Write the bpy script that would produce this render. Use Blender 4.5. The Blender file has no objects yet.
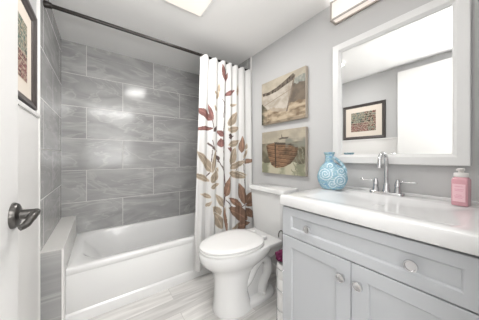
import bpy, bmesh, math, random
from mathutils import Vector, Matrix, noise
PI = math.pi
random.seed(4)
SC = bpy.context.scene
COL = SC.collection

# ------------------------------------------------------------------ camera
A = math.atan(140.5 / 195.0)
cd = bpy.data.cameras.new('camera')
cam = bpy.data.objects.new('camera', cd); COL.objects.link(cam)
cam.location = (0.285, -2.437, 1.11)
cam.rotation_euler = (PI / 2, 0, -A)
cd.sensor_width = 36; cd.lens = 195.0 / 479 * 36
cd.shift_y = -3.6 / 479
cd.clip_start = 0.01
SC.camera = cam

# ------------------------------------------------------------------ world, exposure, room lamps, added hall fill lights
w = bpy.data.worlds.new('world'); SC.world = w; w.use_nodes = True
w.node_tree.nodes['Background'].inputs[0].default_value = (1, 1, 1, 1)
w.node_tree.nodes['Background'].inputs[1].default_value = 0.15
SC.view_settings.view_transform = 'Standard'
SC.view_settings.look = 'None'
SC.view_settings.gamma = 1
SC.view_settings.use_curve_mapping = False
SC.view_settings.exposure = 0.42
def area(name, loc, rot, sx, sy, power, col=(1, 1, 1)):
    l = bpy.data.lights.new(name, 'AREA'); l.shape = 'RECTANGLE'; l.size = sx; l.size_y = sy
    l.energy = power; l.color = col
    o = bpy.data.objects.new(name, l); COL.objects.link(o); o.location = loc; o.rotation_euler = rot
    return o
HALL_P, HALL_UP, FAN_P, VAN_P = 10, 66, 9, 1.8
area('hall_ceiling_fill', (0.6, -3.2, 2.17), (math.radians(25), 0, 0), 0.9, 0.2, HALL_P, (1, 0.99, 0.975))  # added fill from behind the camera, no real hall fixture
area('hall_bounce_fill', (0.6, -3.50, 0.95), (PI, 0, 0), 0.9, 0.6, HALL_UP, (1, 0.995, 0.985))  # added upward fill, bounced off the hall ceiling to brighten the room
area('fan_lamp', (0.785, -1.18, 2.17), (0, 0, 0), 0.26, 0.26, FAN_P, (1, 0.985, 0.965))
area('vanity_lamp', (1.56, -2.02, 2.1), (0, math.radians(70), 0), 0.09, 0.58, VAN_P, (1, 0.985, 0.965))

area('vanity_uplight', (1.60, -2.02, 2.172), (PI, 0, 0), 0.05, 0.56, 1.0, (1, 0.985, 0.965))

# ------------------------------------------------------------------ materials
def nt(name):
    m = bpy.data.materials.new(name); m.use_nodes = True
    n = m.node_tree.nodes; l = m.node_tree.links
    return m, n, l, n['Principled BSDF']
def mat(name, col, rough=0.5, metal=0.0, bump=0.0, bscale=200, coat=0.0, var=0.0, vscale=8, emit=None, trans=0.0, ior=1.45):
    m, n, l, b = nt(name)
    b.inputs['Base Color'].default_value = (*col, 1)
    b.inputs['Roughness'].default_value = rough
    b.inputs['Metallic'].default_value = metal
    b.inputs['Coat Weight'].default_value = coat
    b.inputs['Coat Roughness'].default_value = 0.05
    b.inputs['Transmission Weight'].default_value = trans
    b.inputs['IOR'].default_value = ior
    if emit:
        b.inputs['Emission Color'].default_value = (*emit[0], 1); b.inputs['Emission Strength'].default_value = emit[1]
    tc = n.new('ShaderNodeTexCoord')
    if var:
        nz = n.new('ShaderNodeTexNoise'); nz.inputs['Scale'].default_value = vscale; nz.inputs['Detail'].default_value = 4
        l.new(tc.outputs['Object'], nz.inputs['Vector'])
        mx = n.new('ShaderNodeMix'); mx.data_type = 'RGBA'
        mx.inputs['A'].default_value = (*[c * (1 - var) for c in col], 1)
        mx.inputs['B'].default_value = (*[min(1, c * (1 + var)) for c in col], 1)
        l.new(nz.outputs['Fac'], mx.inputs['Factor']); l.new(mx.outputs['Result'], b.inputs['Base Color'])
    if bump:
        nz = n.new('ShaderNodeTexNoise'); nz.inputs['Scale'].default_value = bscale
        l.new(tc.outputs['Object'], nz.inputs['Vector'])
        bp = n.new('ShaderNodeBump'); bp.inputs['Strength'].default_value = bump; bp.inputs['Distance'].default_value = 0.002
        l.new(nz.outputs['Fac'], bp.inputs['Height']); l.new(bp.outputs['Normal'], b.inputs['Normal'])
    return m
def attr_mat(name, rough=0.7, bump=0.0, bscale=300):
    m = mat(name, (0.8, 0.8, 0.8), rough, bump=bump, bscale=bscale)
    n = m.node_tree.nodes; l = m.node_tree.links
    a = n.new('ShaderNodeAttribute'); a.attribute_name = 'paint'
    l.new(a.outputs['Color'], n['Principled BSDF'].inputs['Base Color'])
    return m
def tile_mat(name, hor, u0, z0, sign=1, rowh=0.308, bw=0.616):
    """large format grey marble look porcelain, 60 x 30 running bond, pale grout"""
    m, n, l, b = nt(name)
    tc = n.new('ShaderNodeTexCoord'); sp = n.new('ShaderNodeSeparateXYZ'); l.new(tc.outputs['Object'], sp.inputs[0])
    def mth(op, a, bb=None):
        x = n.new('ShaderNodeMath'); x.operation = op
        for i, v in enumerate((a, bb)):
            if v is None: continue
            if isinstance(v, (int, float)): x.inputs[i].default_value = v
            else: l.new(v, x.inputs[i])
        return x.outputs[0]
    u = mth('SUBTRACT', mth('MULTIPLY', sp.outputs[hor], sign), u0)
    v = mth('SUBTRACT', sp.outputs[2], z0)
    cb = n.new('ShaderNodeCombineXYZ'); l.new(u, cb.inputs[0]); l.new(v, cb.inputs[1])
    br = n.new('ShaderNodeTexBrick'); l.new(cb.outputs[0], br.inputs['Vector'])
    br.inputs['Scale'].default_value = 1; br.inputs['Brick Width'].default_value = bw; br.inputs['Row Height'].default_value = rowh
    br.inputs['Mortar Size'].default_value = 0.0024; br.inputs['Mortar Smooth'].default_value = 0.1; br.offset = 0.5
    br.inputs['Color1'].default_value = (0, 0, 0, 1); br.inputs['Color2'].default_value = (1, 1, 1, 1); br.inputs['Mortar'].default_value = (0.5, 0.5, 0.5, 1)
    br.inputs['Bias'].default_value = 0
    # veining, shifted per tile
    off = n.new('ShaderNodeVectorMath'); off.operation = 'SCALE'; l.new(br.outputs['Color'], off.inputs[0]); off.inputs['Scale'].default_value = 9.0
    ad = n.new('ShaderNodeVectorMath'); ad.operation = 'ADD'; l.new(cb.outputs[0], ad.inputs[0]); l.new(off.outputs[0], ad.inputs[1])
    mp = n.new('ShaderNodeMapping'); mp.inputs['Rotation'].default_value = (0, 0, 0.25); mp.inputs['Scale'].default_value = (1.4, 4.2, 1); l.new(ad.outputs[0], mp.inputs[0])
    n1 = n.new('ShaderNodeTexNoise'); n1.inputs['Scale'].default_value = 1.3; n1.inputs['Detail'].default_value = 6; n1.inputs['Distortion'].default_value = 1.2; n1.inputs['Roughness'].default_value = 0.55
    l.new(mp.outputs[0], n1.inputs['Vector'])
    r1 = n.new('ShaderNodeValToRGB'); l.new(n1.outputs['Fac'], r1.inputs[0])
    e = r1.color_ramp.elements
    e[0].position = 0.28; e[0].color = (TD, TD * .995, TD * .985, 1)
    e[1].position = 0.75; e[1].color = (TB, TB * .995, TB * .985, 1)
    x = e.new(0.5); x.color = (TM, TM * .995, TM * .985, 1)
    # thin light veins
    n2 = n.new('ShaderNodeTexNoise'); n2.inputs['Scale'].default_value = 1.1; n2.inputs['Detail'].default_value = 3; n2.inputs['Distortion'].default_value = 2.0
    l.new(mp.outputs[0], n2.inputs['Vector'])
    ab = mth('ABSOLUTE', mth('SUBTRACT', n2.outputs['Fac'], 0.5))
    vn = n.new('ShaderNodeMapRange'); l.new(ab, vn.inputs[0]); vn.inputs[1].default_value = 0; vn.inputs[2].default_value = 0.03; vn.inputs[3].default_value = 0.4; vn.inputs[4].default_value = 0
    m1 = n.new('ShaderNodeMix'); m1.data_type = 'RGBA'; l.new(vn.outputs[0], m1.inputs['Factor']); l.new(r1.outputs[0], m1.inputs['A']); m1.inputs['B'].default_value = (TB * 1.25, TB * 1.23, TB * 1.2, 1)
    # grout
    m2 = n.new('ShaderNodeMix'); m2.data_type = 'RGBA'; l.new(br.outputs['Fac'], m2.inputs['Factor']); l.new(m1.outputs['Result'], m2.inputs['A']); m2.inputs['B'].default_value = (0.66, 0.65, 0.63, 1)
    l.new(m2.outputs['Result'], b.inputs['Base Color'])
    rr = n.new('ShaderNodeMapRange'); l.new(br.outputs['Fac'], rr.inputs[0]); rr.inputs[3].default_value = 0.14; rr.inputs[4].default_value = 0.8
    l.new(rr.outputs[0], b.inputs['Roughness'])
    bp = n.new('ShaderNodeBump'); bp.invert = True; bp.inputs['Strength'].default_value = 0.4; bp.inputs['Distance'].default_value = 0.001
    l.new(br.outputs['Fac'], bp.inputs['Height']); l.new(bp.outputs['Normal'], b.inputs['Normal'])
    return m
TD, TM, TB = 0.29, 0.375, 0.48
def floor_mat():
    m, n, l, b = nt('grey oak vinyl planks')
    tc = n.new('ShaderNodeTexCoord')
    br = n.new('ShaderNodeTexBrick'); l.new(tc.outputs['Object'], br.inputs['Vector'])
    br.inputs['Scale'].default_value = 1; br.inputs['Brick Width'].default_value = 1.2; br.inputs['Row Height'].default_value = 0.152
    br.inputs['Mortar Size'].default_value = 0.0012; br.offset = 0.37
    br.inputs['Color1'].default_value = (0, 0, 0, 1); br.inputs['Color2'].default_value = (1, 1, 1, 1)
    off = n.new('ShaderNodeVectorMath'); off.operation = 'SCALE'; l.new(br.outputs['Color'], off.inputs[0]); off.inputs['Scale'].default_value = 7.0
    ad = n.new('ShaderNodeVectorMath'); ad.operation = 'ADD'; l.new(tc.outputs['Object'], ad.inputs[0]); l.new(off.outputs[0], ad.inputs[1])
    mp = n.new('ShaderNodeMapping'); mp.inputs['Scale'].default_value = (1.6, 16, 1); l.new(ad.outputs[0], mp.inputs[0])
    n1 = n.new('ShaderNodeTexNoise'); n1.inputs['Scale'].default_value = 1.5; n1.inputs['Detail'].default_value = 7; n1.inputs['Distortion'].default_value = 0.6
    l.new(mp.outputs[0], n1.inputs['Vector'])
    r = n.new('ShaderNodeValToRGB'); l.new(n1.outputs['Fac'], r.inputs[0]); e = r.color_ramp.elements
    e[0].position = 0.28; e[0].color = (0.50, 0.485, 0.47, 1); e[1].position = 0.66; e[1].color = (0.78, 0.765, 0.745, 1)
    mx = n.new('ShaderNodeMix'); mx.data_type = 'RGBA'; mx.blend_type = 'MULTIPLY'; mx.inputs['Factor'].default_value = 1
    cr = n.new('ShaderNodeMapRange'); l.new(br.outputs['Color'], cr.inputs[0]); cr.inputs[3].default_value = 0.86; cr.inputs[4].default_value = 1.05
    l.new(r.outputs[0], mx.inputs['A']); l.new(cr.outputs[0], mx.inputs['B'])
    m2 = n.new('ShaderNodeMix'); m2.data_type = 'RGBA'; l.new(br.outputs['Fac'], m2.inputs['Factor']); l.new(mx.outputs['Result'], m2.inputs['A']); m2.inputs['B'].default_value = (0.42, 0.41, 0.40, 1)
    l.new(m2.outputs['Result'], b.inputs['Base Color']); b.inputs['Roughness'].default_value = 0.42
    return m
M = {}
M['wall'] = mat('warm grey wall paint', (0.56, 0.56, 0.56), 0.75, bump=0.12, bscale=350)
M['ceiling'] = mat('white ceiling paint', (0.86, 0.855, 0.845), 0.9, bump=0.2, bscale=260)
M['white_paint'] = mat('white semi gloss paint', (0.80, 0.79, 0.775), 0.35)
M['door'] = mat('white door paint', (0.72, 0.715, 0.705), 0.4)
M['mirror_paint'] = mat('white lacquered frame', (0.75, 0.75, 0.745), 0.3)
M['tub'] = mat('white tub enamel', (0.76, 0.76, 0.755), 0.12, coat=0.5)
M['porcelain'] = mat('white porcelain', (0.74, 0.74, 0.735), 0.1, coat=0.6)
M['seat'] = mat('white seat plastic', (0.76, 0.757, 0.75), 0.22)
M['counter'] = mat('white cultured marble', (0.76, 0.76, 0.76), 0.12, coat=0.4)
M['cabinet'] = mat('pale blue grey cabinet paint', (0.49, 0.505, 0.525), 0.38)
M['gap'] = mat('painted gap shade', (0.06, 0.06, 0.065), 0.9)  # near-black colour stands in for shade between the fronts
M['chrome'] = mat('polished chrome', (0.66, 0.66, 0.67), 0.08, 1.0)
M['nickel'] = mat('brushed nickel', (0.50, 0.46, 0.43), 0.3, 1.0)
M['bronze'] = mat('dark oiled bronze', (0.018, 0.014, 0.012), 0.3, 0.3, coat=0.1)
M['pewter'] = mat('dark antique pewter', (0.10, 0.095, 0.09), 0.28, 0.85)
M['frame'] = mat('dark charcoal picture frame', (0.07, 0.06, 0.057), 0.35, var=0.3, vscale=30)
M['matboard'] = mat('cream mat board', (0.72, 0.65, 0.57), 0.85)
M['glass'] = mat('mirror silvering', (0.93, 0.935, 0.93), 0.0, 1.0)
M['diffuser'] = mat('lit frosted diffuser', (0.3, 0.29, 0.28), 0.5, emit=((1, 0.90, 0.81), 0.62))
M['fan_panel'] = mat('lit ceiling lens', (0.3, 0.29, 0.28), 0.5, emit=((1, 0.89, 0.79), 0.66))
M['vase'] = attr_mat('glazed blue pottery', 0.25)
M['soap'] = mat('pink liquid soap in clear plastic', (0.70, 0.36, 0.41), 0.12, coat=0.6)
M['soap_label'] = mat('pale pink label', (0.88, 0.58, 0.63), 0.5)
M['soap_ink'] = mat('rose label print', (0.72, 0.33, 0.42), 0.6)
M['pump'] = mat('white pump plastic', (0.86, 0.83, 0.81), 0.3)
M['paper'] = mat('white toilet paper', (0.85, 0.845, 0.835), 0.95, bump=0.3, bscale=400)
M['purple'] = mat('deep magenta mesh', (0.13, 0.012, 0.06), 0.8)
M['cloth'] = attr_mat('printed shower curtain', 0.85, bump=0.15, bscale=900)
M['canvas'] = attr_mat('printed canvas', 0.75, bump=0.3, bscale=700)
M['print'] = attr_mat('printed art paper', 0.7)
M['canvas_edge'] = mat('canvas side', (0.42, 0.37, 0.31), 0.8)
M['trim'] = mat('white tile edge trim', (0.82, 0.81, 0.79), 0.35)
M['tile_back'] = tile_mat('tile back wall', 0, 0.185, -0.257)
M['tile_left'] = tile_mat('tile left wall', 1, 0.724, 0.231, -1)
M['tile_right'] = tile_mat('tile right wall', 1, 0.4, 0.231, -1)
M['tile_ledge'] = tile_mat('tile ledge', 1, 0.33, -5.0, -1, 5.543, 3.0)
M['floor'] = floor_mat()

# ------------------------------------------------------------------ helpers
def obj(name, bm, m, parent=None, smooth=False, angle=None):
    bmesh.ops.recalc_face_normals(bm, faces=bm.faces[:])
    me = bpy.data.meshes.new(name); bm.to_mesh(me); bm.free()
    if m: me.materials.append(M[m] if isinstance(m, str) else m)
    if smooth or angle:
        for p in me.polygons: p.use_smooth = True
        if angle: me.set_sharp_from_angle(angle=math.radians(angle))
    o = bpy.data.objects.new(name, me); COL.objects.link(o)
    if parent: o.parent = parent
    return o
def tag(o, label, cat, group=None):
    o['label'] = label; o['category'] = cat
    if group: o['group'] = group
    return o
def thing(name, label, cat, loc=(0, 0, 0), rz=0, group=None):
    o = bpy.data.objects.new(name, None); COL.objects.link(o); o.location = loc; o.rotation_euler = (0, 0, rz)
    return tag(o, label, cat, group)
def struct(name, bm, m, parent=None, **k):
    o = obj(name, bm, m, parent, **k)
    if not parent: o['kind'] = 'structure'
    return o
def B(): return bmesh.new()
def box(bm, x0, x1, y0, y1, z0, z1, bev=0, seg=2):
    t = bmesh.new(); bmesh.ops.create_cube(t, size=1)
    for v in t.verts:
        v.co = Vector(((x0 + x1) / 2 + v.co.x * abs(x1 - x0), (y0 + y1) / 2 + v.co.y * abs(y1 - y0), (z0 + z1) / 2 + v.co.z * abs(z1 - z0)))
    if bev: bmesh.ops.bevel(t, geom=t.edges[:], offset=bev, segments=seg, affect='EDGES', profile=0.5)
    merge(bm, t); return bm
def merge(bm, t):
    me = bpy.data.meshes.new('tmp'); t.to_mesh(me); t.free(); bm.from_mesh(me); bpy.data.meshes.remove(me)
def loft(bm, rings, cap0=True, cap1=True, closed=True):
    vs = [[bm.verts.new(p) for p in r] for r in rings]
    n = len(rings[0])
    for a, b in zip(vs, vs[1:]):
        for i in range(n if closed else n - 1):
            j = (i + 1) % n
            bm.faces.new((a[i], a[j], b[j], b[i]))
    if cap0: bm.faces.new(vs[0][::-1])
    if cap1: bm.faces.new(vs[-1])
    return vs
def lathe(bm, prof, c=(0, 0, 0), axis='z', n=32, cap=True):
    rings = []
    for r, h in prof:
        ring = []
        for i in range(n):
            a = 2 * PI * i / n; x, y = r * math.cos(a), r * math.sin(a)
            p = {'z': (x, y, h), 'x': (h, x, y), 'y': (x, h, y)}[axis]
            ring.append((c[0] + p[0], c[1] + p[1], c[2] + p[2]))
        rings.append(ring)
    loft(bm, rings, cap, cap); return bm
def tube(bm, pts, r, n=12, cap=True):
    pts = [Vector(p) for p in pts]
    rad = r if isinstance(r, (list, tuple)) else [r] * len(pts)
    rings = []; up = None
    for i, p in enumerate(pts):
        d = (pts[min(i + 1, len(pts) - 1)] - pts[max(i - 1, 0)]).normalized()
        if up is None:
            up = Vector((0, 0, 1)) if abs(d.z) < 0.9 else Vector((1, 0, 0))
        s = d.cross(up).normalized(); up = s.cross(d).normalized()
        rings.append([p + (s * math.cos(2 * PI * k / n) + up * math.sin(2 * PI * k / n)) * rad[i] for k in range(n)])
    loft(bm, rings, cap, cap); return bm
def spline(pts, k=8):
    P = [Vector(p) for p in pts]; P = [P[0] * 2 - P[1]] + P + [P[-1] * 2 - P[-2]]; out = []
    for i in range(1, len(P) - 2):
        for s in range(k):
            t = s / k
            a, b, c, d = P[i - 1], P[i], P[i + 1], P[i + 2]
            out.append(0.5 * ((2 * b) + (c - a) * t + (2 * a - 5 * b + 4 * c - d) * t * t + (3 * b - a - 3 * c + d) * t ** 3))
    out.append(P[-2]); return out
def torus(bm, c, R, r, axis='z', n=28, m=8, sx=1, sy=1):
    rings = []
    for i in range(n):
        a = 2 * PI * i / n; ring = []
        for j in range(m):
            b = 2 * PI * j / m; q = R + r * math.cos(b); h = r * math.sin(b)
            x, y = q * math.cos(a) * sx, q * math.sin(a) * sy
            p = {'z': (x, y, h), 'x': (h, x, y), 'y': (x, h, y)}[axis]
            ring.append((c[0] + p[0], c[1] + p[1], c[2] + p[2]))
        rings.append(ring)
    vs = [[bm.verts.new(p) for p in r_] for r_ in rings]
    for i in range(n):
        a, b = vs[i], vs[(i + 1) % n]
        for j in range(m): bm.faces.new((a[j], a[(j + 1) % m], b[(j + 1) % m], b[j]))
    return bm
def frame_loop(bm, prof, y0, y1, z0, z1, x):
    """picture-frame moulding on a wall facing -X: prof = (inset, height off the wall)"""
    rings = []
    for ins, h in prof:
        rings.append([(x - h, y0 + ins, z0 + ins), (x - h, y1 - ins, z0 + ins), (x - h, y1 - ins, z1 - ins), (x - h, y0 + ins, z1 - ins)])
    rings.append(rings[0])
    vs = [[bm.verts.new(p) for p in r] for r in rings[:-1]]; vs.append(vs[0])
    for a, b in zip(vs, vs[1:]):
        for i in range(4): bm.faces.new((a[i], a[(i + 1) % 4], b[(i + 1) % 4], b[i]))
    return bm
def painted(name, bm, m, colfn, parent=None, smooth=True, uv=None):
    me_o = obj(name, bm, m, parent, smooth=smooth)
    me = me_o.data
    a = me.color_attributes.new('paint', 'FLOAT_COLOR', 'POINT')
    for i, v in enumerate(me.vertices): a.data[i].color = (*colfn(v.co), 1)
    return me_o

W = 1.64; CZ = 2.2; NY = -2.46
# ------------------------------------------------------------------ the room
struct('floor', box(B(), -0.1, W + 0.1, -4.0, 0.1, -0.05, 0), 'floor')
struct('ceiling', box(B(), -0.1, W + 0.1, -4.0, 0.1, CZ, CZ + 0.05), 'ceiling')
struct('wall_back', box(B(), 0, W, 0, 0.1, 0, CZ), 'tile_back')
struct('wall_left', box(B(), -0.1, 0, -4.0, -0.005, 0, CZ), 'wall')
struct('wall_left_tile', box(B(), 0, 0.002, -0.87, 0, 0, CZ), 'tile_left')
struct('wall_right', box(B(), W, W + 0.1, -4.0, 0, 0, CZ), 'wall')
struct('wall_right_tile', box(B(), W - 0.003, W, -0.775, 0, 0, CZ), 'tile_right')
b = B(); box(b, 0.92, W, NY - 0.1, NY, 0, CZ); box(b, 0, 0.92, NY - 0.1, NY, 2.12, CZ); box(b, 0, 0.07, NY - 0.1, NY, 0, 2.12)
struct('wall_near', b, 'wall')
struct('wall_hall', box(B(), 0, W, -4.0, -3.9, 0, CZ), 'wall')
struct('trim_1', box(B(), 0, 0.014, -0.886, -0.87, 0, CZ, 0.002), 'trim')
struct('trim_2', box(B(), W - 0.014, W, -0.788, -0.775, 0, CZ, 0.002), 'trim')
# wainscot with its cap below the picture
b = B(); box(b, 0, 0.010, NY, -0.886, 0, 1.325)
struct('wall_left_wainscot', b, 'white_paint')
struct('trim_3', box(B(), 0, 0.018, NY, -0.886, 1.325, 1.345, 0.003), 'white_paint')
struct('baseboard_right', box(B(), W - 0.014, W, -1.69, -0.79, 0, 0.09, 0.003), 'white_paint')
b = B(); box(b, 0.90, 0.92, NY - 0.1, NY, 0, 2.12); box(b, 0.905, 0.965, NY, NY + 0.012, 0, 2.17)
box(b, 0.07, 0.9, NY - 0.1, NY, 2.10, 2.12)
struct('trim_4', b, 'white_paint')
# tiled ledge (knee wall) between the tub and the left wall
struct('wall_ledge', box(B(), 0.0025, 0.105, -0.83, -0.001, 0, 0.543), 'tile_ledge')
b = B(); box(b, 0.099, 0.1085, -0.834, -0.8295, 0, 0.545); box(b, 0.0025, 0.006, -0.834, -0.8295, 0, 0.546)
box(b, 0.1048, 0.1078, -0.8295, -0.0015, 0, 0.5445)
struct('trim_5', b, 'trim')

# ------------------------------------------------------------------ bathtub
tub = thing('bathtub', 'white alcove bathtub with plain apron below the grey tiled wall', 'bathtub', (0.87, -0.375, 0))
TX0, TX1, TY0, TY1, TZ = 0.1082, 1.629, -0.75, -0.002, 0.373
def rr(x0, x1, y0, y1, r, z, n=10, rl=None):
    """rounded rectangle ring, rl = radius at left corners"""
    pts = []
    for cx, cy, a0, rd in ((x1, y1, 0, r), (x0, y1, 90, rl or r), (x0, y0, 180, rl or r), (x1, y0, 270, r)):
        ccx = cx - rd if cx == x1 else cx + rd; ccy = cy - rd if cy == y1 else cy + rd
        for k in range(n + 1):
            a = math.radians(a0 + 90 * k / n); pts.append((ccx + rd * math.cos(a), ccy + rd * math.sin(a), z))
    return pts
def ploc(bm, p):
    bmesh.ops.translate(bm, verts=bm.verts[:], vec=-Vector(p)); return bm
b = B()
ins = [(0.30, 0.22, 0.15, 0.13, 0.05), (0.27, 0.20, 0.125, 0.105, 0.07), (0.23, 0.18, 0.11, 0.09, 0.14), (0.15, 0.13, 0.09, 0.07, 0.28), (0.085, 0.10, 0.072, 0.055, 0.35), (0.075, 0.095, 0.067, 0.05, 0.364), (0.062, 0.085, 0.058, 0.042, TZ)]
rings = [rr(TX0 + a, TX1 - c, TY0 + d, TY1 - e, 0.13, z, rl=0.2) for a, c, d, e, z in ins]
rings.append(rr(TX0 + 0.005, TX1 - 0.005, TY0 + 0.012, TY1 - 0.005, 0.004, TZ + 0.002))
rings.append(rr(TX0 + 0.001, TX1 - 0.001, TY0 + 0.003, TY1 - 0.001, 0.004, TZ - 0.002))
rings.append(rr(TX0, TX1, TY0, TY1, 0.004, TZ - 0.012))
rings.append(rr(TX0, TX1, TY0, TY1, 0.004, TZ - 0.035))
rings.append(rr(TX0, TX1, TY0 + 0.004, TY1, 0.004, TZ - 0.045))
loft(b, rings, True, False)
obj('basin', ploc(b, tub.location), 'tub', tub, angle=50)
b = B(); box(b, TX0, TX1, TY0 + 0.004, TY0 + 0.04, 0.03, TZ - 0.04, 0.003)
obj('apron', ploc(b, tub.location), 'tub', tub, angle=40)
b = B()
prof = [(TY0 + 0.02, 0.0), (TY0 - 0.006, 0.0), (TY0 - 0.006, 0.060), (TY0 - 0.004, 0.068), (TY0 + 0.005, 0.078), (TY0 + 0.02, 0.078)]
loft(b, [[(x, y, z) for y, z in prof] for x in (TX0, TX1)])
obj('skirt', ploc(b, tub.location), 'tub', tub, angle=40)
b = B(); lathe(b, [(0.0, 0.052), (0.03, 0.052), (0.034, 0.049)], (1.25, -0.38, 0)); 
obj('drain', ploc(b, tub.location), 'chrome', tub, smooth=True)

# ------------------------------------------------------------------ curtain rod and curtain
ry, rz_ = -0.757, 2.052
rod = thing('curtain_rod', 'dark bronze tension rod spanning the tub alcove below the ceiling', 'curtain rod', (0.82, ry, rz_))
b = tube(B(), [(-0.80, 0, 0), (0.30, 0, 0)], 0.0125, 20); obj('outer_tube', b, 'bronze', rod, angle=40)
b = tube(B(), [(0.28, 0, 0), (0.795, 0, 0)], 0.0100, 20); obj('inner_tube', b, 'bronze', rod, angle=40)
for s, x in ((1, -0.811), (-1, 0.811)):
    b = lathe(B(), [(0.021, 0), (0.022, 0.006 * s), (0.019, 0.020 * s), (0.017, 0.034 * s), (0.014, 0.038 * s)], (x, 0, 0), 'x', 24)
    obj('end_cap', b, 'bronze', rod, angle=40)

STEMS = [(1.312, 1.984, 1.289, 1.762, 0.0055, 'dk'), (1.289, 1.762, 1.3, 1.548, 0.0055, 'dk'), (1.3, 1.548, 1.266, 1.367, 0.0055, 'dk'), (1.266, 1.367, 1.278, 1.075, 0.0055, 'dk'), (1.278, 1.075, 1.3, 0.779, 0.0055, 'dk'), (1.3, 0.779, 1.278, 0.566, 0.0055, 'dk'), (1.146, 1.264, 1.189, 1.123, 0.0055, 'dk'), (1.189, 1.123, 1.278, 0.957, 0.0055, 'dk'), (1.167, 1.35, 1.146, 1.452, 0.0055, 'dk'), (1.549, 0.69, 1.523, 0.862, 0.0055, 'dk'), (1.523, 0.862, 1.51, 1.072, 0.0055, 'dk'), (1.336, 0.895, 1.471, 1.021, 0.0055, 'dk'), (1.471, 1.021, 1.549, 1.125, 0.0055, 'dk'), (1.074, 0.893, 1.125, 0.964, 0.0055, 'dk'), (1.125, 0.964, 1.146, 1.17, 0.0055, 'dk'), (1.324, 1.392, 1.384, 1.357, 0.0055, 'dk'), (1.384, 1.357, 1.445, 1.402, 0.0055, 'dk'), (1.3, 0.68, 1.42, 0.542, 0.0055, 'dk'), (1.42, 0.542, 1.549, 0.616, 0.0055, 'dk')]
LEAVES = [(1.292, 1.85, 1.262, 1.992, 0.024, 'bur'), (1.292, 1.846, 1.322, 1.933, 0.01, 'bur'), (1.3, 1.713, 1.396, 1.78, 0.021, 'bur'), (1.436, 1.732, 1.451, 1.851, 0.017, 'tan'), (1.209, 1.693, 1.17, 1.728, 0.013, 'tan'), (1.217, 1.695, 1.234, 1.811, 0.009, 'tan'), (1.288, 1.866, 1.285, 1.693, 0.004, 'dk'), (1.193, 1.656, 1.226, 1.735, 0.016, 'tan'), (1.252, 1.669, 1.3, 1.605, 0.005, 'dk'), (1.193, 1.54, 1.17, 1.592, 0.012, 'tan'), (1.146, 1.447, 1.002, 1.547, 0.032, 'bur'), (1.154, 1.452, 1.116, 1.598, 0.014, 'bur'), (1.154, 1.373, 0.985, 1.355, 0.019, 'bur'), (1.159, 1.342, 1.201, 1.401, 0.015, 'dk'), (1.267, 1.302, 1.217, 1.353, 0.023, 'bur'), (1.329, 1.412, 1.418, 1.548, 0.035, 'tan'), (1.322, 1.368, 1.451, 1.404, 0.028, 'tan'), (1.34, 1.618, 1.418, 1.638, 0.008, 'tan'), (1.283, 1.653, 1.267, 1.486, 0.005, 'dk'), (1.329, 1.315, 1.378, 1.328, 0.018, 'dk'), (1.272, 1.313, 1.209, 1.352, 0.023, 'bur'), (1.245, 1.198, 1.239, 1.277, 0.033, 'bur'), (1.262, 1.339, 1.268, 1.11, 0.003, 'dk'), (1.268, 1.11, 1.278, 0.908, 0.004, 'dk'), (1.329, 1.292, 1.396, 1.321, 0.016, 'dk'), (1.326, 1.219, 1.455, 1.269, 0.028, 'tan'), (1.382, 1.16, 1.326, 1.191, 0.022, 'bur'), (1.352, 1.019, 1.4, 1.184, 0.035, 'tan'), (1.489, 1.148, 1.498, 1.306, 0.032, 'ter'), (1.553, 1.184, 1.566, 1.243, 0.01, 'tan'), (1.493, 1.055, 1.648, 1.07, 0.023, 'ter'), (1.512, 1.091, 1.566, 1.172, 0.019, 'tan'), (1.165, 1.185, 1.108, 1.235, 0.011, 'dk'), (1.209, 1.159, 1.146, 1.186, 0.007, 'dk'), (1.143, 0.962, 1.016, 1.141, 0.035, 'tan'), (1.146, 0.955, 1.181, 1.152, 0.022, 'tan'), (1.34, 0.99, 1.527, 1.063, 0.028, 'tan'), (1.329, 0.949, 1.543, 0.915, 0.028, 'tan'), (1.17, 0.926, 1.209, 0.997, 0.019, 'tan'), (1.221, 1.072, 1.201, 1.124, 0.013, 'dk'), (1.272, 0.995, 1.209, 1.067, 0.003, 'dk'), (1.119, 0.879, 0.961, 0.953, 0.023, 'tan'), (1.139, 0.861, 1.197, 0.969, 0.037, 'tan'), (1.131, 0.815, 1.213, 0.846, 0.022, 'tan'), (1.131, 0.726, 1.035, 0.767, 0.018, 'tan'), (1.083, 0.647, 1.134, 0.687, 0.013, 'tan'), (1.267, 0.619, 1.201, 0.734, 0.026, 'tan'), (1.329, 0.949, 1.531, 0.892, 0.028, 'tan'), (1.3, 0.713, 1.336, 0.894, 0.031, 'ter'), (1.531, 0.607, 1.47, 0.809, 0.043, 'ter'), (1.493, 0.582, 1.34, 0.689, 0.03, 'ter'), (1.553, 0.61, 1.617, 0.725, 0.039, 'ter'), (1.553, 0.589, 1.662, 0.616, 0.023, 'ter'), (1.563, 0.478, 1.347, 0.59, 0.044, 'ter'), (1.547, 0.558, 1.644, 0.459, 0.035, 'ter'), (1.226, 0.534, 1.159, 0.629, 0.039, 'tan'), (1.267, 0.519, 1.292, 0.601, 0.016, 'tan'), (1.283, 0.977, 1.285, 0.544, 0.004, 'dk'), (1.537, 0.842, 1.549, 0.514, 0.004, 'dk'), (1.57, 0.435, 1.361, 0.566, 0.053, 'ter'), (1.411, 0.403, 1.582, 0.401, 0.04, 'ter'), (1.25, 0.413, 1.174, 0.566, 0.037, 'tan'), (1.607, 0.463, 1.662, 0.538, 0.028, 'ter'), (1.378, 0.371, 1.455, 0.427, 0.017, 'tan'), (1.285, 0.59, 1.309, 0.369, 0.005, 'ter')]
LEAVES = STEMS + [(a, b_, a + (c - a) * k_, b_ + (d - b_) * k_, e_, f_) for a, b_, c, d, e_, f_ in LEAVES for k_ in [1.0 if f_ == 'dk' else 1.12]]
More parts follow.
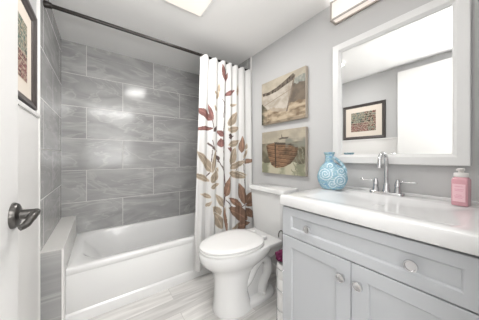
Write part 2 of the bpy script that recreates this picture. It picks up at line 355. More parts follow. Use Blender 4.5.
PC = {'tan': (0.36, 0.295, 0.225), 'bur': (0.22, 0.105, 0.095), 'ter': (0.28, 0.17, 0.12), 'dk': (0.12, 0.08, 0.075)}
WH = (0.66, 0.655, 0.645)
def curtain_col(x, z):
    for x0, z0, x1, z1, w_, c in reversed(LEAVES):
        dx, dz = x1 - x0, z1 - z0; Lg = math.hypot(dx, dz)
        if c == 'dk' and w_ < 0.012:
            hw = w_ * 0.75; t = ((x - x0) * dx + (z - z0) * dz) / (Lg * Lg)
            if 0 <= t <= 1 and abs((x - x0) * dz - (z - z0) * dx) / Lg < hw: return PC[c]
            continue
        t = ((x - x0) * dx + (z - z0) * dz) / (Lg * Lg)
        if -0.02 < t < 1.02:
            s = ((x - x0) * dz - (z - z0) * dx) / Lg
            tt = min(1, max(0, t)); curve = 0.16 * w_ * math.sin(PI * tt)
            hw = max(w_, 0.013) * 1.12 * (math.sin(PI * tt ** 0.75)) ** 0.95
            d = abs(s - curve)
            if d < hw:
                base = PC[c]; k = 1.0
                k = 0.88 + 0.3 * noise.noise(Vector((x * 25, z * 25, 1.0)))
                if d < 0.0035 and c != 'dk': k *= 1.45            # pale mid rib
                if hw - d < 0.005: k *= 1.2 if c == 'tan' else 0.9
                return tuple(min(0.8, q * k) for q in base)
            if c == 'tan' and d < hw + 0.004: return (0.68, 0.64, 0.58)
    return WH
b = B(); NX, NZ = 230, 420
zt, zb = 2.045, 0.085
grid = []
for j in range(NZ + 1):
    v = j / NZ; z = zb + (zt - zb) * v; row = []
    xl = 0.962 + (1.035 - 0.962) * v; xr = 1.632 - 0.012 * v
    for i in range(NX + 1):
        u = i / NX
        amp = 0.013 + 0.004 * math.sin(3 * u + 2) + 0.003 * v
        ph = u * 2 * PI * 7 + 0.8 * math.sin(u * 9 + 1.0) + 0.5 * (1 - v) * math.sin(u * 5)
        y = -0.792 - 0.012 * (1 - v) + amp * math.sin(ph) + 0.006 * math.sin(2.3 * ph + 1) * (1 - v)
        x = xl + (xr - xl) * u + 0.006 * math.cos(ph)
        dz = 0.0
        if v > 0.985: dz = -0.010 * (1 + math.sin(ph)) * (v - 0.985) / 0.015
        row.append(b.verts.new((x, y, z + dz)))
    grid.append(row)
for j in range(NZ):
    for i in range(NX): b.faces.new((grid[j][i], grid[j][i + 1], grid[j + 1][i + 1], grid[j + 1][i]))
cur = thing('shower_curtain', 'white shower curtain printed with burgundy and tan leaves, drawn to the right of the tub', 'shower curtain', (1.3, -0.79, 0.085))
ploc(b, cur.location)
co = painted('curtain_panel', b, 'cloth', lambda p: curtain_col(p.x + 1.3, p.z + 0.085), cur)
sm = co.modifiers.new('thick', 'SOLIDIFY'); sm.thickness = 0.0012
for k in range(9):
    x = 1.055 + k * 0.068
    b = torus(B(), (x - 1.3, ry + 0.79 , rz_ - 0.085 - 0.006), 0.021, 0.0018, 'x', 24, 6)
    obj('ring', b, 'nickel', cur, smooth=True)

# ------------------------------------------------------------------ toilet
TC = -1.215
toi = thing('toilet', 'white two-piece toilet with elongated closed lid between curtain and vanity', 'toilet', (1.3, TC, 0))
def egg(xf, xb, hw, z, n=48, p=2.0, bk=2.6):
    """ring around the toilet: front tip xf (towards -X), back xb"""
    cx = xb - (xb - xf) * 0.42; pts = []
    for i in range(n):
        a = 2 * PI * i / n; c, s = math.cos(a), math.sin(a)
        pw = p if c < 0 else bk
        r = (abs(c) ** pw + abs(s) ** pw) ** (-1 / pw)
        ln = (cx - xf) if c < 0 else (xb - cx)
        pts.append((cx + r * c * ln - 1.3, r * s * hw, z))
    return pts
b = B()
R_ = [(0.945, 1.23, 0.133, 0), (0.943, 1.23, 0.134, 0.02), (0.952, 1.22, 0.122, 0.045), (0.956, 1.20, 0.116, 0.12), (0.956, 1.21, 0.114, 0.20), (0.950, 1.24, 0.116, 0.265), (0.930, 1.29, 0.128, 0.300),
      (0.895, 1.34, 0.150, 0.330), (0.862, 1.39, 0.174, 0.362), (0.843, 1.42, 0.189, 0.395), (0.838, 1.425, 0.193, 0.42), (0.838, 1.425, 0.193, 0.438), (0.845, 1.42, 0.187, 0.4470)]
loft(b, [egg(*r[:3], r[3]) for r in R_])
obj('bowl', b, 'porcelain', toi, smooth=True, angle=60)
# trapway: S-shaped tube half sunk in the pedestal, plus foot
b = B()
for s in (1, -1):
    tube(b, spline([(1.12 - 1.3, 0.055 * s, 0.14), (1.19 - 1.3, 0.066 * s, 0.19), (1.25 - 1.3, 0.070 * s, 0.27), (1.32 - 1.3, 0.072 * s, 0.315), (1.385 - 1.3, 0.070 * s, 0.27), (1.39 - 1.3, 0.066 * s, 0.18), (1.345 - 1.3, 0.062 * s, 0.10), (1.34 - 1.3, 0.06 * s, 0.03)], 8), 0.040, 16)
box(b, 1.10 - 1.3, 1.42 - 1.3, -0.062, 0.062, 0.02, 0.40, 0.02, 3)
obj('trapway', b, 'porcelain', toi, smooth=True, angle=50)
b = B()
loft(b, [egg(1.05, 1.46, h, z, p=2.6, bk=4) for h, z in ((0.125, 0), (0.126, 0.022), (0.118, 0.034), (0.09, 0.042))])
obj('foot', b, 'porcelain', toi, smooth=True, angle=50)
for s in (1, -1):
    b = lathe(B(), [(0.016, 0.034), (0.016, 0.05), (0.012, 0.058), (0.0, 0.061)], (1.33 - 1.3, 0.098 * s, 0), n=20)
    obj('bolt_cap', b, 'seat', toi, smooth=True)
b = B()
dk = []
for xf, xb, hw, z in ((1.20, 1.46, 0.07, 0.27), (1.17, 1.55, 0.11, 0.345), (1.15, 1.60, 0.155, 0.40), (1.15, 1.615, 0.175, 0.425), (1.15, 1.615, 0.178, 0.440), (1.155, 1.612, 0.174, 0.4475)):
    dk.append([(x - 1.3, y, z_) for x, y, z_ in rr(xf, xb, -hw, hw, 0.045, z, 6)])
loft(b, dk); obj('deck', b, 'porcelain', toi, smooth=True, angle=50)
def tankring(x0, x1, hw, z, r):
    return [(x - 1.3, y, z_) for x, y, z_ in rr(x0, x1, -hw, hw, r, z, 6)]
b = B(); loft(b, [tankring(1.455, 1.60, 0.165, 0.449, 0.03), tankring(1.445, 1.61, 0.180, 0.475, 0.035), tankring(1.435, 1.615, 0.190, 0.60, 0.035), tankring(1.425, 1.62, 0.198, 0.81, 0.035)])
obj('tank', b, 'porcelain', toi, smooth=True, angle=50)
b = B(); loft(b, [tankring(1.415, 1.625, 0.207, 0.810, 0.04), tankring(1.408, 1.628, 0.213, 0.815, 0.045), tankring(1.408, 1.628, 0.213, 0.836, 0.045), tankring(1.413, 1.626, 0.209, 0.845, 0.042), tankring(1.425, 1.62, 0.199, 0.849, 0.04)])
obj('tank_lid', b, 'porcelain', toi, smooth=True, angle=40)
b = B(); loft(b, [egg(0.848, 1.33, 0.184, 0.4485), egg(0.842, 1.335, 0.190, 0.451), egg(0.842, 1.335, 0.190, 0.462), egg(0.848, 1.33, 0.185, 0.465)])
obj('seat', b, 'seat', toi, smooth=True, angle=50)
b = B(); loft(b, [egg(0.852, 1.33, 0.180, 0.4665), egg(0.845, 1.337, 0.187, 0.469), egg(0.845, 1.337, 0.187, 0.477), egg(0.854, 1.33, 0.179, 0.483), egg(0.89, 1.29, 0.14, 0.487), egg(0.98, 1.2, 0.07, 0.488)])
obj('seat_lid', b, 'seat', toi, smooth=True, angle=50)
for s in (1, -1):
    b = box(B(), 0.03, 0.075, 0.07 * s - 0.02, 0.07 * s + 0.02, 0.449, 0.476, 0.005); obj('hinge', b, 'seat', toi, angle=40)
# ------------------------------------------------------------------ toilet paper stand
HX, HY = 1.285, -1.575
st = thing('toilet_paper_stand', 'chrome wire toilet roll stand tucked between toilet and vanity', 'roll stand', (HX, HY, 0))
b = lathe(B(), [(0.066, 0.0), (0.068, 0.006), (0.05, 0.010), (0.0, 0.010)], n=32); obj('base', b, 'chrome', st, smooth=True, angle=40)
for k in range(4):
    a = PI / 4 + k * PI / 2 + 0.3
    b = tube(B(), [(0.063 * math.cos(a), 0.063 * math.sin(a), 0.008), (0.063 * math.cos(a), 0.063 * math.sin(a), 0.387)], 0.0022, 8); obj('upright', b, 'chrome', st, smooth=True)
for z in (0.12, 0.25, 0.385):
    b = torus(B(), (0, 0, z), 0.063, 0.0024, n=36, m=8); obj('hoop', b, 'chrome', st, smooth=True)
b = tube(B(), spline([(0.03, 0.056, 0.40), (0.03, 0.057, 0.54), (0.026, 0.055, 0.590), (0.0, 0.05, 0.605), (-0.022, 0.04, 0.603), (-0.034, 0.035, 0.593), (-0.035, 0.034, 0.575)], 6), 0.004, 10); obj('top_arm', b, 'pewter', st, smooth=True)
pos = ['bottom', 'second from the bottom', 'second from the top', 'topmost']
for k in range(4):
    b = B(); z0 = 0.012 + k * 0.101
    lathe(b, [(0.019, z0 + 0.0995), (0.0545, z0 + 0.0995), (0.0565, z0 + 0.097), (0.0565, z0 + 0.003), (0.0545, z0), (0.019, z0)], n=32, cap=False)
    vs = b.verts[:]; n_ = 32
    for i in range(n_): b.faces.new((vs[i], vs[(i + 1) % n_], vs[160 + (i + 1) % n_], vs[160 + i]))
    ploc(b, (0, 0, z0))
    o = obj('toilet_paper_roll', b, 'paper', angle=40); o.location = (HX, HY, z0)
    tag(o, 'white toilet roll, %s in the wire stand beside the vanity' % pos[k], 'toilet paper', 'spare toilet rolls in the stand')
b = B()
bmesh.ops.create_icosphere(b, subdivisions=5, radius=0.05)
for v in b.verts:
    d = v.co.normalized(); k = 1 + 0.30 * noise.noise(d * 3.2) + 0.16 * abs(noise.noise(d * 8))
    v.co = Vector((d.x * 0.042 * k, d.y * 0.042 * k, d.z * 0.034 * k))
o = obj('bath_pouf', b, 'purple', smooth=True); o.location = (HX - 0.022, HY + 0.012, 0.456)
tag(o, 'deep magenta crumpled mesh pouf on top of the stacked toilet rolls', 'bath pouf')

# ------------------------------------------------------------------ vanity cabinet
VX, VY0, VY1 = 1.13, -2.420, -1.697
van = thing('vanity_cabinet', 'pale grey shaker vanity cabinet with round knobs below the white sink', 'vanity', (1.38, -2.06, 0))
def vb(bm): return ploc(bm, van.location)
b = B(); box(b, VX + 0.004, W - 0.016, VY0, VY1, 0.10, 0.842); box(b, VX + 0.07, W - 0.02, VY0 + 0.002, VY1 - 0.002, 0.0, 0.10)
obj('body', vb(b), 'cabinet', van)
b = B(); box(b, VX + 0.0015, VX + 0.0045, VY0 + 0.004, VY1 - 0.004, 0.104, 0.842)  # dark sheet over the solid body, paints the shade seen through the gaps
obj('face_gap', vb(b), 'gap', van)
def shaker(bm, y0, y1, z0, z1, rail, stile):
    xf, xr, xb = VX - 0.018, VX - 0.010, VX + 0.001
    s = 0.003
    def ring(dy, dz, x): return [(x, y0 + dy, z0 + dz), (x, y1 - dy, z0 + dz), (x, y1 - dy, z1 - dz), (x, y0 + dy, z1 - dz)]
    loft(bm, [ring(0, 0, xb), ring(0, 0, xf + 0.0015), ring(0.0015, 0.0015, xf), ring(stile, rail, xf), ring(stile + 0.004, rail + 0.004, xf + 0.003), ring(stile + s + 0.004, rail + s + 0.004, xr)], True, True)
    return bm
def knob(parent, y, z):
    b = lathe(B(), [(0.008, -0.018), (0.0065, -0.022), (0.006, -0.034), (0.0175, -0.037), (0.019, -0.040), (0.019, -0.043), (0.0175, -0.046), (0.0145, -0.0465), (0.0135, -0.0445), (0.006, -0.0435), (0.0, -0.0435)], (VX, y, z), 'x', 28)
    return obj('knob', vb(b), 'chrome', parent, smooth=True, angle=35)
dr = obj('drawer_front', vb(shaker(B(), VY0 + 0.001, VY1 - 0.001, 0.686, 0.835, 0.040, 0.056)), 'cabinet', van)
knob(dr, -1.868, 0.760); knob(dr, -2.252, 0.762)
ym = -2.060
for y0, y1, ky in ((ym + 0.0015, VY1 - 0.001, -2.028), (VY0 + 0.001, ym - 0.0015, -2.094)):
    d = obj('door', vb(shaker(B(), y0, y1, 0.112, 0.681, 0.054, 0.058)), 'cabinet', van); knob(d, ky, 0.611)
# ------------------------------------------------------------------ sink top
top = thing('sink_top', 'white moulded vanity top with shallow rectangular basin', 'sink', (1.37, -2.07, 0.845))
SX0, SX1, SY0, SY1 = 1.095, W - 0.003, -2.447, -1.690
b = B()
o_ = [rr(SX0 + 0.03, SX1, SY0 + 0.01, SY1 - 0.01, 0.004, 0.8455, 5), rr(SX0 + 0.003, SX1, SY0 + 0.002, SY1 - 0.002, 0.006, 0.846, 5), rr(SX0, SX1, SY0, SY1, 0.007, 0.852, 5), rr(SX0, SX1, SY0, SY1, 0.007, 0.888, 5), rr(SX0 + 0.003, SX1, SY0 + 0.003, SY1 - 0.003, 0.007, 0.896, 5), rr(SX0 + 0.007, SX1 - 0.001, SY0 + 0.007, SY1 - 0.007, 0.008, 0.8985, 5), rr(SX0 + 0.012, SX1 - 0.002, SY0 + 0.012, SY1 - 0.012, 0.008, 0.900, 5)]
def br_(i, z, r): return rr(SX0 + 0.062 + i, 1.535 - i * 0.7, -2.36 + i * 1.3, -1.790 - i * 1.5, r, z, 5)
o_ += [br_(0, 0.9000, 0.03), br_(0.006, 0.8985, 0.03), br_(0.02, 0.893, 0.035), br_(0.055, 0.885, 0.04), br_(0.10, 0.879, 0.05), br_(0.14, 0.8775, 0.05)]
loft(b, o_, True, True)
obj('basin', ploc(b, top.location), 'counter', top, smooth=True, angle=28)
b = box(B(), W - 0.022, W - 0.003, SY0, SY1, 0.8995, 0.915, 0.003); obj('backsplash', ploc(b, top.location), 'counter', top, angle=40)
b = lathe(B(), [(0.022, 0.8777), (0.021, 0.879), (0.012, 0.880), (0.0, 0.880)], (1.37, -2.07, 0), n=24); obj('drain', ploc(b, top.location), 'counter', top, smooth=True, angle=40)

# ------------------------------------------------------------------ faucet
fx, fy = 1.590, -2.032
fa = thing('faucet', 'polished chrome two-handle gooseneck faucet behind the basin', 'faucet', (fx, fy, 0.900))
b = B(); loft(b, [[(x - fx, y - fy, z) for x, y, z in rr(fx - 0.026 + i, fx + 0.024 - i, fy - 0.082 + i, fy + 0.082 - i, 0.022 - i, zz, 6)] for i, zz in ((0, 0.0003), (0, 0.010), (0.002, 0.013), (0.006, 0.0145))])
obj('base_plate', b, 'chrome', fa, smooth=True, angle=35)
b = lathe(B(), [(0.019, 0.014), (0.018, 0.02), (0.0155, 0.035), (0.0145, 0.055), (0.011, 0.062)], n=28); obj('spout_collar', b, 'chrome', fa, smooth=True, angle=40)
pts = [(0, 0, 0.05), (0, 0, 0.10), (0, 0, 0.16)] + [(-0.048 + 0.048 * math.cos(a), 0, 0.178 + 0.048 * math.sin(a)) for a in [PI * k / 12 for k in range(0, 13)]] + [(-0.097, 0, 0.165), (-0.098, 0, 0.15)]
b = tube(B(), pts, [0.0105] * (len(pts) - 2) + [0.011, 0.0115], 18); obj('spout', b, 'chrome', fa, smooth=True, angle=50)
for s in (1, -1):
    b = lathe(B(), [(0.017, 0.014), (0.0165, 0.022), (0.0135, 0.042), (0.0145, 0.052), (0.0135, 0.064), (0.010, 0.074), (0.008, 0.084), (0.0, 0.087)], (0, 0.051 * s, 0), n=24); h = obj('handle', b, 'chrome', fa, smooth=True, angle=40)
    b = tube(B(), [(0, 0.055 * s, 0.070), (-0.001, 0.080 * s, 0.0725), (-0.002, 0.12 * s, 0.0735), (-0.002, 0.132 * s, 0.0735)], [0.0055, 0.0045, 0.0038, 0.0032], 12); obj('lever', b, 'chrome', h, smooth=True)
b = tube(B(), [(0.018, 0, 0.012), (0.018, 0, 0.08)], 0.0025, 8); lathe(b, [(0.004, 0.078), (0.0055, 0.083), (0.004, 0.09), (0, 0.091)], (0.018, 0, 0), n=12)
obj('lift_rod', b, 'chrome', fa, smooth=True)

# ------------------------------------------------------------------ soap dispenser
so = thing('soap_dispenser', 'square pink foaming hand soap bottle with white pump at right of the sink', 'soap bottle', (1.548, -2.314, 0.900), math.radians(-10))
def sq(h, r, z): return rr(-h, h, -h, h, r, z, 5)
b = B(); loft(b, [sq(0.0225, 0.005, 0.0003), sq(0.0245, 0.006, 0.003), sq(0.0245, 0.006, 0.108), sq(0.0235, 0.008, 0.114), sq(0.0205, 0.012, 0.119), sq(0.020, 0.0195, 0.124)])
obj('bottle', b, 'soap', so, smooth=True, angle=40)
b = B(); box(b, -0.0256, -0.0243, -0.019, 0.019, 0.018, 0.092, 0.0005, 1); lab = obj('bottle_label', b, 'soap_label', so)
b = B()
for z, w_ in ((0.082, 0.030), (0.070, 0.036), (0.064, 0.028), (0.046, 0.020), (0.040, 0.034), (0.034, 0.026)):
    box(b, -0.0260, -0.0255, -w_ * .42, w_ * .42, z - 0.0011, z + 0.0011)
obj('printed_lines', b, 'soap_ink', lab)
b = B(); lathe(b, [(0.0215, 0.122), (0.0225, 0.124), (0.0225, 0.136), (0.021, 0.139), (0.009, 0.140), (0.0085, 0.147), (0.011, 0.148), (0.012, 0.151), (0.0115, 0.157), (0.009, 0.159), (0.0, 0.160)], n=32)
box(b, -0.034, 0.0, -0.006, 0.006, 0.149, 0.157, 0.002)
obj('pump', b, 'pump', so, smooth=True, angle=40)

# ------------------------------------------------------------------ vase
vx, vy = 1.500, -1.768
BL = (0.27, 0.45, 0.55)
def vase_col(p):
    x, y, z = p
    # two scroll medallions and lace-like relief
    for cy, cz, rad in ((0.040, 0.100, 0.042), (-0.045, 0.060, 0.036), (0.0, 0.04, 0.03), (0.01, 0.15, 0.024), (-0.05, 0.12, 0.024)):
        d = math.hypot(y - cy, z - cz)
        if d < rad:
            a = math.atan2(z - cz, y - cy)
            q = math.sin(d * 430 + a * 1.0)
            return (0.68, 0.78, 0.82) if q > 0.35 else BL
    n_ = noise.noise(Vector((x * 75, y * 75, z * 75)))
    return (0.60, 0.74, 0.81) if abs(n_) < 0.07 else (BL[0] * (1 + 0.5 * n_), BL[1] * (1 + 0.3 * n_), BL[2])
va = thing('vase', 'light blue pottery flask vase with scroll relief and loop handle beside the mirror', 'vase', (vx, vy, 0.900), math.radians(30))
b = B(); rings = []
prof = [(0.040, 0.0004), (0.056, 0.003), (0.070, 0.020), (0.083, 0.048), (0.088, 0.075), (0.083, 0.105), (0.068, 0.135), (0.048, 0.155), (0.033, 0.168), (0.026, 0.180), (0.0235, 0.200), (0.025, 0.218), (0.031, 0.230), (0.032, 0.235), (0.027, 0.236), (0.020, 0.225), (0.018, 0.19)]
def cr(pts, k):
    o = spline([(a, c, 0) for a, c in pts], k); return [(q.x, q.y) for q in o]
for r, z in cr(prof, 8):
    fl = 0.66 if z < 0.14 else 0.66 + 0.34 * min(1, (z - 0.14) / 0.04)
    sh = 0.016 * max(0, min(1, (z - 0.12) / 0.06))
    ring = []
    for i in range(96):
        a = 2 * PI * i / 96; ring.append((r * fl * math.cos(a), r * math.sin(a) + sh, z))
    rings.append(ring)
loft(b, rings)
for v in b.verts:
    c = vase_col(v.co)
    if c[0] > 0.5 and v.co.z > 0.01: v.co += Vector((v.co.x, v.co.y, 0)).normalized() * 0.0018
painted('body', b, 'vase', vase_col, va)
b = tube(B(), spline([(0, 0.000, 0.205), (0, -0.020, 0.196), (0, -0.046, 0.172), (0, -0.066, 0.145), (0, -0.076, 0.115), (0, -0.074, 0.085)], 8), [0.010] * 41, 14)
painted('handle', b, 'vase', lambda p: (0.60, 0.74, 0.81) if noise.noise(Vector(p) * 90) > 0.1 else BL, va)

# ------------------------------------------------------------------ mirror
mir = thing('framed_mirror', 'wide wall mirror in a flat white frame above the sink', 'mirror', (W, -2.025, 1.066))
MY0, MY1, MZ0, MZ1 = -2.336, -1.712, 1.066, 1.872
b = frame_loop(B(), [(0.0, 0.001), (0.0, 0.030), (0.003, 0.034), (0.040, 0.034), (0.044, 0.031), (0.052, 0.024), (0.056, 0.023), (0.056, 0.012), (0.05, 0.001)], MY0, MY1, MZ0, MZ1, W)
obj('frame', ploc(b, mir.location), 'mirror_paint', mir)
b = box(B(), W - 0.017, W - 0.002, MY0 + 0.052, MY1 - 0.052, MZ0 + 0.052, MZ1 - 0.052); obj('mirror_glass', ploc(b, mir.location), 'glass', mir)

# ------------------------------------------------------------------ vanity light
vl = thing('vanity_light', 'long box wall light with frosted panel and nickel frame above the mirror', 'wall light', (W, -2.02, 2.04))
LY0, LY1, LZ0, LZ1 = -2.32, -1.715, 2.035, 2.165
b = B(); frame_loop(b, [(0.0, 0.062), (0.0, 0.070), (0.010, 0.070), (0.010, 0.062)], LY0, LY1, LZ0, LZ1, W)
frame_loop(b, [(0.0, 0.0), (0.0, 0.014), (0.010, 0.014), (0.010, 0.0)], LY0, LY1, LZ0, LZ1, W)
for y in (LY0, LY1 - 0.010):
    for z in (LZ0, LZ1 - 0.008): box(b, W - 0.064, W - 0.008, y, y + 0.010, z, z + 0.008)
obj('frame', ploc(b, vl.location), 'nickel', vl)
b = box(B(), W - 0.066, W - 0.003, LY0 + 0.0105, LY1 - 0.0105, LZ0 + 0.008, LZ1 - 0.0105, 0.002); obj('diffuser', ploc(b, vl.location), 'diffuser', vl)
# ------------------------------------------------------------------ ceiling fan light
fl = thing('ceiling_light', 'square flush ceiling light glowing in front of the tub', 'ceiling light', (0.785, -1.18, CZ))
b = B()
loft(b, [rr(-h, h, -h, h, 0.012, z, 4) for h, z in ((0.150, -0.0005), (0.150, -0.006), (0.138, -0.018), (0.129, -0.018), (0.129, -0.004))], True, False)
obj('grille_frame', b, 'white_paint', fl, angle=30)
b = B(); loft(b, [rr(-h, h, -h, h, 0.01, z, 4) for h, z in ((0.128, -0.006), (0.128, -0.020), (0.122, -0.023))]); obj('lens', b, 'fan_panel', fl, angle=30)

# ------------------------------------------------------------------ boat canvases
def inpoly(u, v, P):
    c = False; j = len(P) - 1
    for i in range(len(P)):
        (xi, yi), (xj, yj) = P[i], P[j]
        if (yi > v) != (yj > v) and u < (xj - xi) * (v - yi) / (yj - yi) + xi: c = not c
        j = i
    return c
def mixc(a, b_, t):
    t = max(0, min(1, t)); return tuple(p * (1 - t) + q * t for p, q in zip(a, b_))
def N(u, v, s, o=0): return noise.fractal(Vector((u * s, v * s, o)), 1.0, 2.0, 4)
def boat1(u, v):
    n_ = N(u, v, 5); n2 = N(u * 3, v, 9, 5)
    base = mixc((0.66, 0.60, 0.50), (0.55, 0.50, 0.42), 0.5 + n_)
    if u > 0.62 and 0.26 < v + 0.05 * n_ < 0.72: base = mixc((0.20, 0.17, 0.14), (0.30, 0.25, 0.20), 0.5 + n_)
    elif u > 0.62 and 0.70 < v + 0.04 * n_ < 0.86: base = mixc((0.34, 0.36, 0.33), (0.5, 0.5, 0.45), 0.5 + n2)
    if v < 0.36 + 0.05 * n_: base = mixc((0.30, 0.23, 0.16), (0.66, 0.56, 0.43), 0.45 + 1.4 * N(u, v * 2, 4, 3) + 0.3 * (v < 0.3) * (u > 0.2))
    if u < 0.16 and v < 0.50: base = mixc((0.15, 0.14, 0.10), base, (u - 0.06) * 9 + n_)
    if v < 0.05: base = tuple(q * 0.7 for q in base)
    hull = [(0.04, 0.72), (0.04, 0.47), (0.15, 0.36), (0.30, 0.28), (0.45, 0.23), (0.63, 0.21), (0.70, 0.48), (0.79, 0.88), (0.60, 0.80), (0.39, 0.73), (0.20, 0.71)]
    if inpoly(u, v, hull):
        base = mixc((0.70, 0.65, 0.58), (0.50, 0.44, 0.37), 0.35 + n_ + 0.4 * (u > 0.66))
        if abs(v - 0.52 - (u - 0.3) * 0.30) < 0.007: base = (0.42, 0.36, 0.30)
        if v < 0.33 - 0.2 * (u - 0.4) + 0.05 * n_: base = mixc(base, (0.45, 0.34, 0.22), 0.4)
    gun = [(0.02, 0.76), (0.20, 0.75), (0.39, 0.79), (0.60, 0.88), (0.76, 0.96), (0.81, 0.90), (0.78, 0.83), (0.60, 0.77), (0.39, 0.70), (0.20, 0.68), (0.04, 0.69)]
    if inpoly(u, v, gun): base = mixc((0.12, 0.095, 0.075), (0.27, 0.23, 0.19), 0.5 + 1.5 * n2)
    if abs(u - (0.785 - (0.86 - v) * 0.235)) < 0.016 and 0.20 < v < 0.86: base = mixc((0.25, 0.2, 0.16), (0.4, 0.34, 0.28), 0.5 + n_)
    return base
def boat2(u, v):
    n_ = N(u, v, 5, 9); n2 = N(u, v * 4, 8, 5)
    base = mixc((0.62, 0.56, 0.46), (0.50, 0.46, 0.38), 0.5 + n_)
    if v < 0.72: base = mixc((0.20, 0.18, 0.13), (0.40, 0.37, 0.29), 0.45 + n_ + 0.9 * (v - 0.55))
    if v < 0.26 + 0.04 * n_: base = mixc((0.36, 0.37, 0.27), (0.66, 0.63, 0.50), 0.4 + 1.2 * n_ + 0.5 * math.sin(u * PI))
    if u > 0.72 and v < 0.68 and (math.sin(u * 90 + v * 25 + 4 * n_) > 0.8): base = (0.36, 0.35, 0.27)
    hull = [(0.12, 0.66), (0.17, 0.69), (0.33, 0.72), (0.60, 0.69), (0.86, 0.65), (0.85, 0.45), (0.72, 0.25), (0.56, 0.16), (0.37, 0.13), (0.26, 0.2), (0.17, 0.42)]
    if inpoly(u, v, hull):
        base = mixc((0.36, 0.235, 0.15), (0.13, 0.10, 0.07), 0.1 + n_ + 2.2 * max(0, u - 0.5))
        s = v + 0.10 * (u - 0.36) if u > 0.36 else v - 0.2 * (0.36 - u)
        if (s * 11) % 1 < 0.16: base = (0.15, 0.08, 0.05)
        if (s * 11) % 1 > 0.80: base = tuple(min(1, q * 1.35) for q in base)
    if abs(u - 0.36 + (v - 0.5) * 0.03) < 0.014 and 0.14 < v < 0.72: base = (0.11, 0.08, 0.06)
    top_ = [(0.33, 0.74), (0.36, 0.68), (0.62, 0.66), (0.84, 0.61), (0.84, 0.65), (0.60, 0.70)]
    if inpoly(u, v, top_): base = (0.13, 0.11, 0.09)
    if inpoly(u, v, [(0.42, 0.81), (0.50, 0.83), (0.51, 0.93), (0.525, 0.84), (0.68, 0.83), (0.64, 0.80), (0.46, 0.79)]): base = (0.22, 0.19, 0.16)
    if u > 0.60 and 0.60 < v < 0.80: base = mixc(base, (0.36, 0.36, 0.31), 0.5 + n_)
    return base
def canvas(y0, y1, z0, z1, fn, label):
    t = thing('boat_canvas', label, 'picture', (W, (y0 + y1) / 2, z0), 0)
    b = box(B(), -0.034, -0.0005, y0 - (y0 + y1) / 2, y1 - (y0 + y1) / 2, 0, z1 - z0, 0.0015, 1); obj('stretcher', b, 'canvas_edge', t)
    b = B(); n = 130; g = []
    wy, hz = y1 - y0 - 0.004, z1 - z0 - 0.004
    for j in range(n + 1):
        g.append([b.verts.new((-0.0345, wy / 2 - wy * i / n, 0.002 + hz * j / n)) for i in range(n + 1)])
    for j in range(n):
        for i in range(n): b.faces.new((g[j][i], g[j][i + 1], g[j + 1][i + 1], g[j + 1][i]))
    painted('printed_canvas', b, 'canvas', lambda p: tuple(q ** 1.25 * 0.82 for q in fn(0.5 - p.y / wy, (p.z - 0.002) / hz)), t, smooth=False)
    return t
canvas(-1.495, -0.983, 1.418, 1.828, boat1, 'square canvas of a whitewashed rowing boat, upper picture above the toilet')
canvas(-1.495, -0.987, 0.950, 1.346, boat2, 'square canvas of an orange-brown wooden boat, lower picture above the toilet')

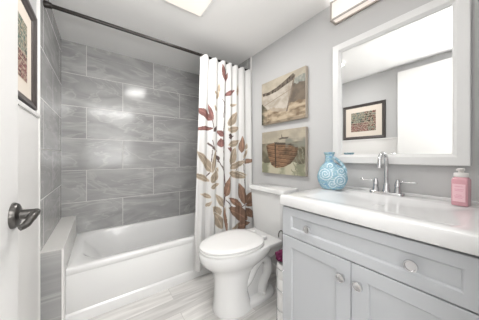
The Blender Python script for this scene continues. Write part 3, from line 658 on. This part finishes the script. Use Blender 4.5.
# ------------------------------------------------------------------ framed print on the left wall
PY0, PY1, PZ0, PZ1 = -1.512, -0.985, 1.350, 1.832
fp = thing('framed_print', 'framed multicoloured abstract print in dark charcoal frame on the left wall', 'picture', (0, (PY0 + PY1) / 2, PZ0))
def flipx(bm):
    for v in bm.verts: v.co.x = -v.co.x
    return bm
b = flipx(frame_loop(B(), [(0.0, 0.0), (0.0, 0.018), (0.004, 0.023), (0.016, 0.021), (0.024, 0.016), (0.034, 0.013), (0.038, 0.010), (0.038, 0.004), (0.03, 0.0)], PY0, PY1, PZ0, PZ1, 0))
obj('frame', ploc(b, fp.location), 'frame', fp)
b = box(B(), 0.0, 0.007, PY0 + 0.034, PY1 - 0.034, PZ0 + 0.034, PZ1 - 0.034); obj('mat_board', ploc(b, fp.location), 'matboard', fp)
def art(u, v):
    r = int(v * 9); q = u * 14 + r * 0.37; c = int(q)
    random.seed(r * 131 + c * 7)
    f = [(0.10, 0.07, 0.05), (0.14, 0.20, 0.15), (0.30, 0.10, 0.09), (0.32, 0.34, 0.27), (0.16, 0.10, 0.07), (0.42, 0.34, 0.25)]
    if v < 0.45 and u > 0.3: f = [(0.36, 0.13, 0.13), (0.30, 0.12, 0.11), (0.44, 0.24, 0.20), (0.16, 0.08, 0.07)]
    elif u > 0.45: f = [(0.16, 0.24, 0.19), (0.30, 0.36, 0.29), (0.12, 0.12, 0.10), (0.42, 0.38, 0.28)]
    k = random.choice(f); n_ = noise.noise(Vector((u * 34, v * 26, 2)))
    if n_ > 0.16 or (v * 9) % 1 < 0.12: return (0.42, 0.35, 0.27)
    return tuple(x * 0.6 * (1 + n_) for x in k)
ay0, ay1, az0, az1 = -1.405, -1.095, 1.455, 1.725
b = B(); g = []; n = 110
for j in range(n + 1): g.append([b.verts.new((0.0078, ay0 + (ay1 - ay0) * i / n, az0 + (az1 - az0) * j / n)) for i in range(n + 1)])
for j in range(n):
    for i in range(n): b.faces.new((g[j][i], g[j][i + 1], g[j + 1][i + 1], g[j + 1][i]))
ploc(b, fp.location); cy_ = fp.location.y
painted('print_sheet', b, 'print', lambda p: art((p.y + cy_ - ay0) / (ay1 - ay0), (p.z + PZ0 - az0) / (az1 - az0)), fp, smooth=False)

# ------------------------------------------------------------------ open door
dor = struct('door_1', box(B(), 0.072, 0.108, -2.425, -1.662, 0.008, 2.098, 0.0015), 'door')
b = box(B(), 0.030, 0.072, NY + 0.001, -2.43, 0, 2.10); struct('trim_7', b, 'white_paint')
for z in (0.3, 1.1, 1.85):
    b = lathe(B(), [(0.006, -0.045), (0.006, 0.045)], (0.108, -2.430, z), n=12); box(b, 0.070, 0.106, -2.430, -2.4255, z - 0.044, z + 0.044)
    obj('hinge', b, 'pewter', dor, angle=40)
b = lathe(B(), [(0.0325, 0.108), (0.0325, 0.112), (0.029, 0.118), (0.022, 0.121), (0.013, 0.122), (0.0115, 0.150), (0.0, 0.150)], (0, -1.703, 0.960), 'x', 36)
h = obj('door_handle', b, 'pewter', dor, smooth=True, angle=35)
b = tube(B(), spline([(0.147, -1.690, 0.960), (0.147, -1.703, 0.960), (0.147, -1.718, 0.957), (0.144, -1.733, 0.950), (0.139, -1.745, 0.942), (0.131, -1.752, 0.939)], 6), [0.0105] * 8 + [0.0095] * 8 + [0.0085] * 8 + [0.0075] * 7, 14)
for v in b.verts: pass
obj('lever', b, 'pewter', h, smooth=True, angle=50)
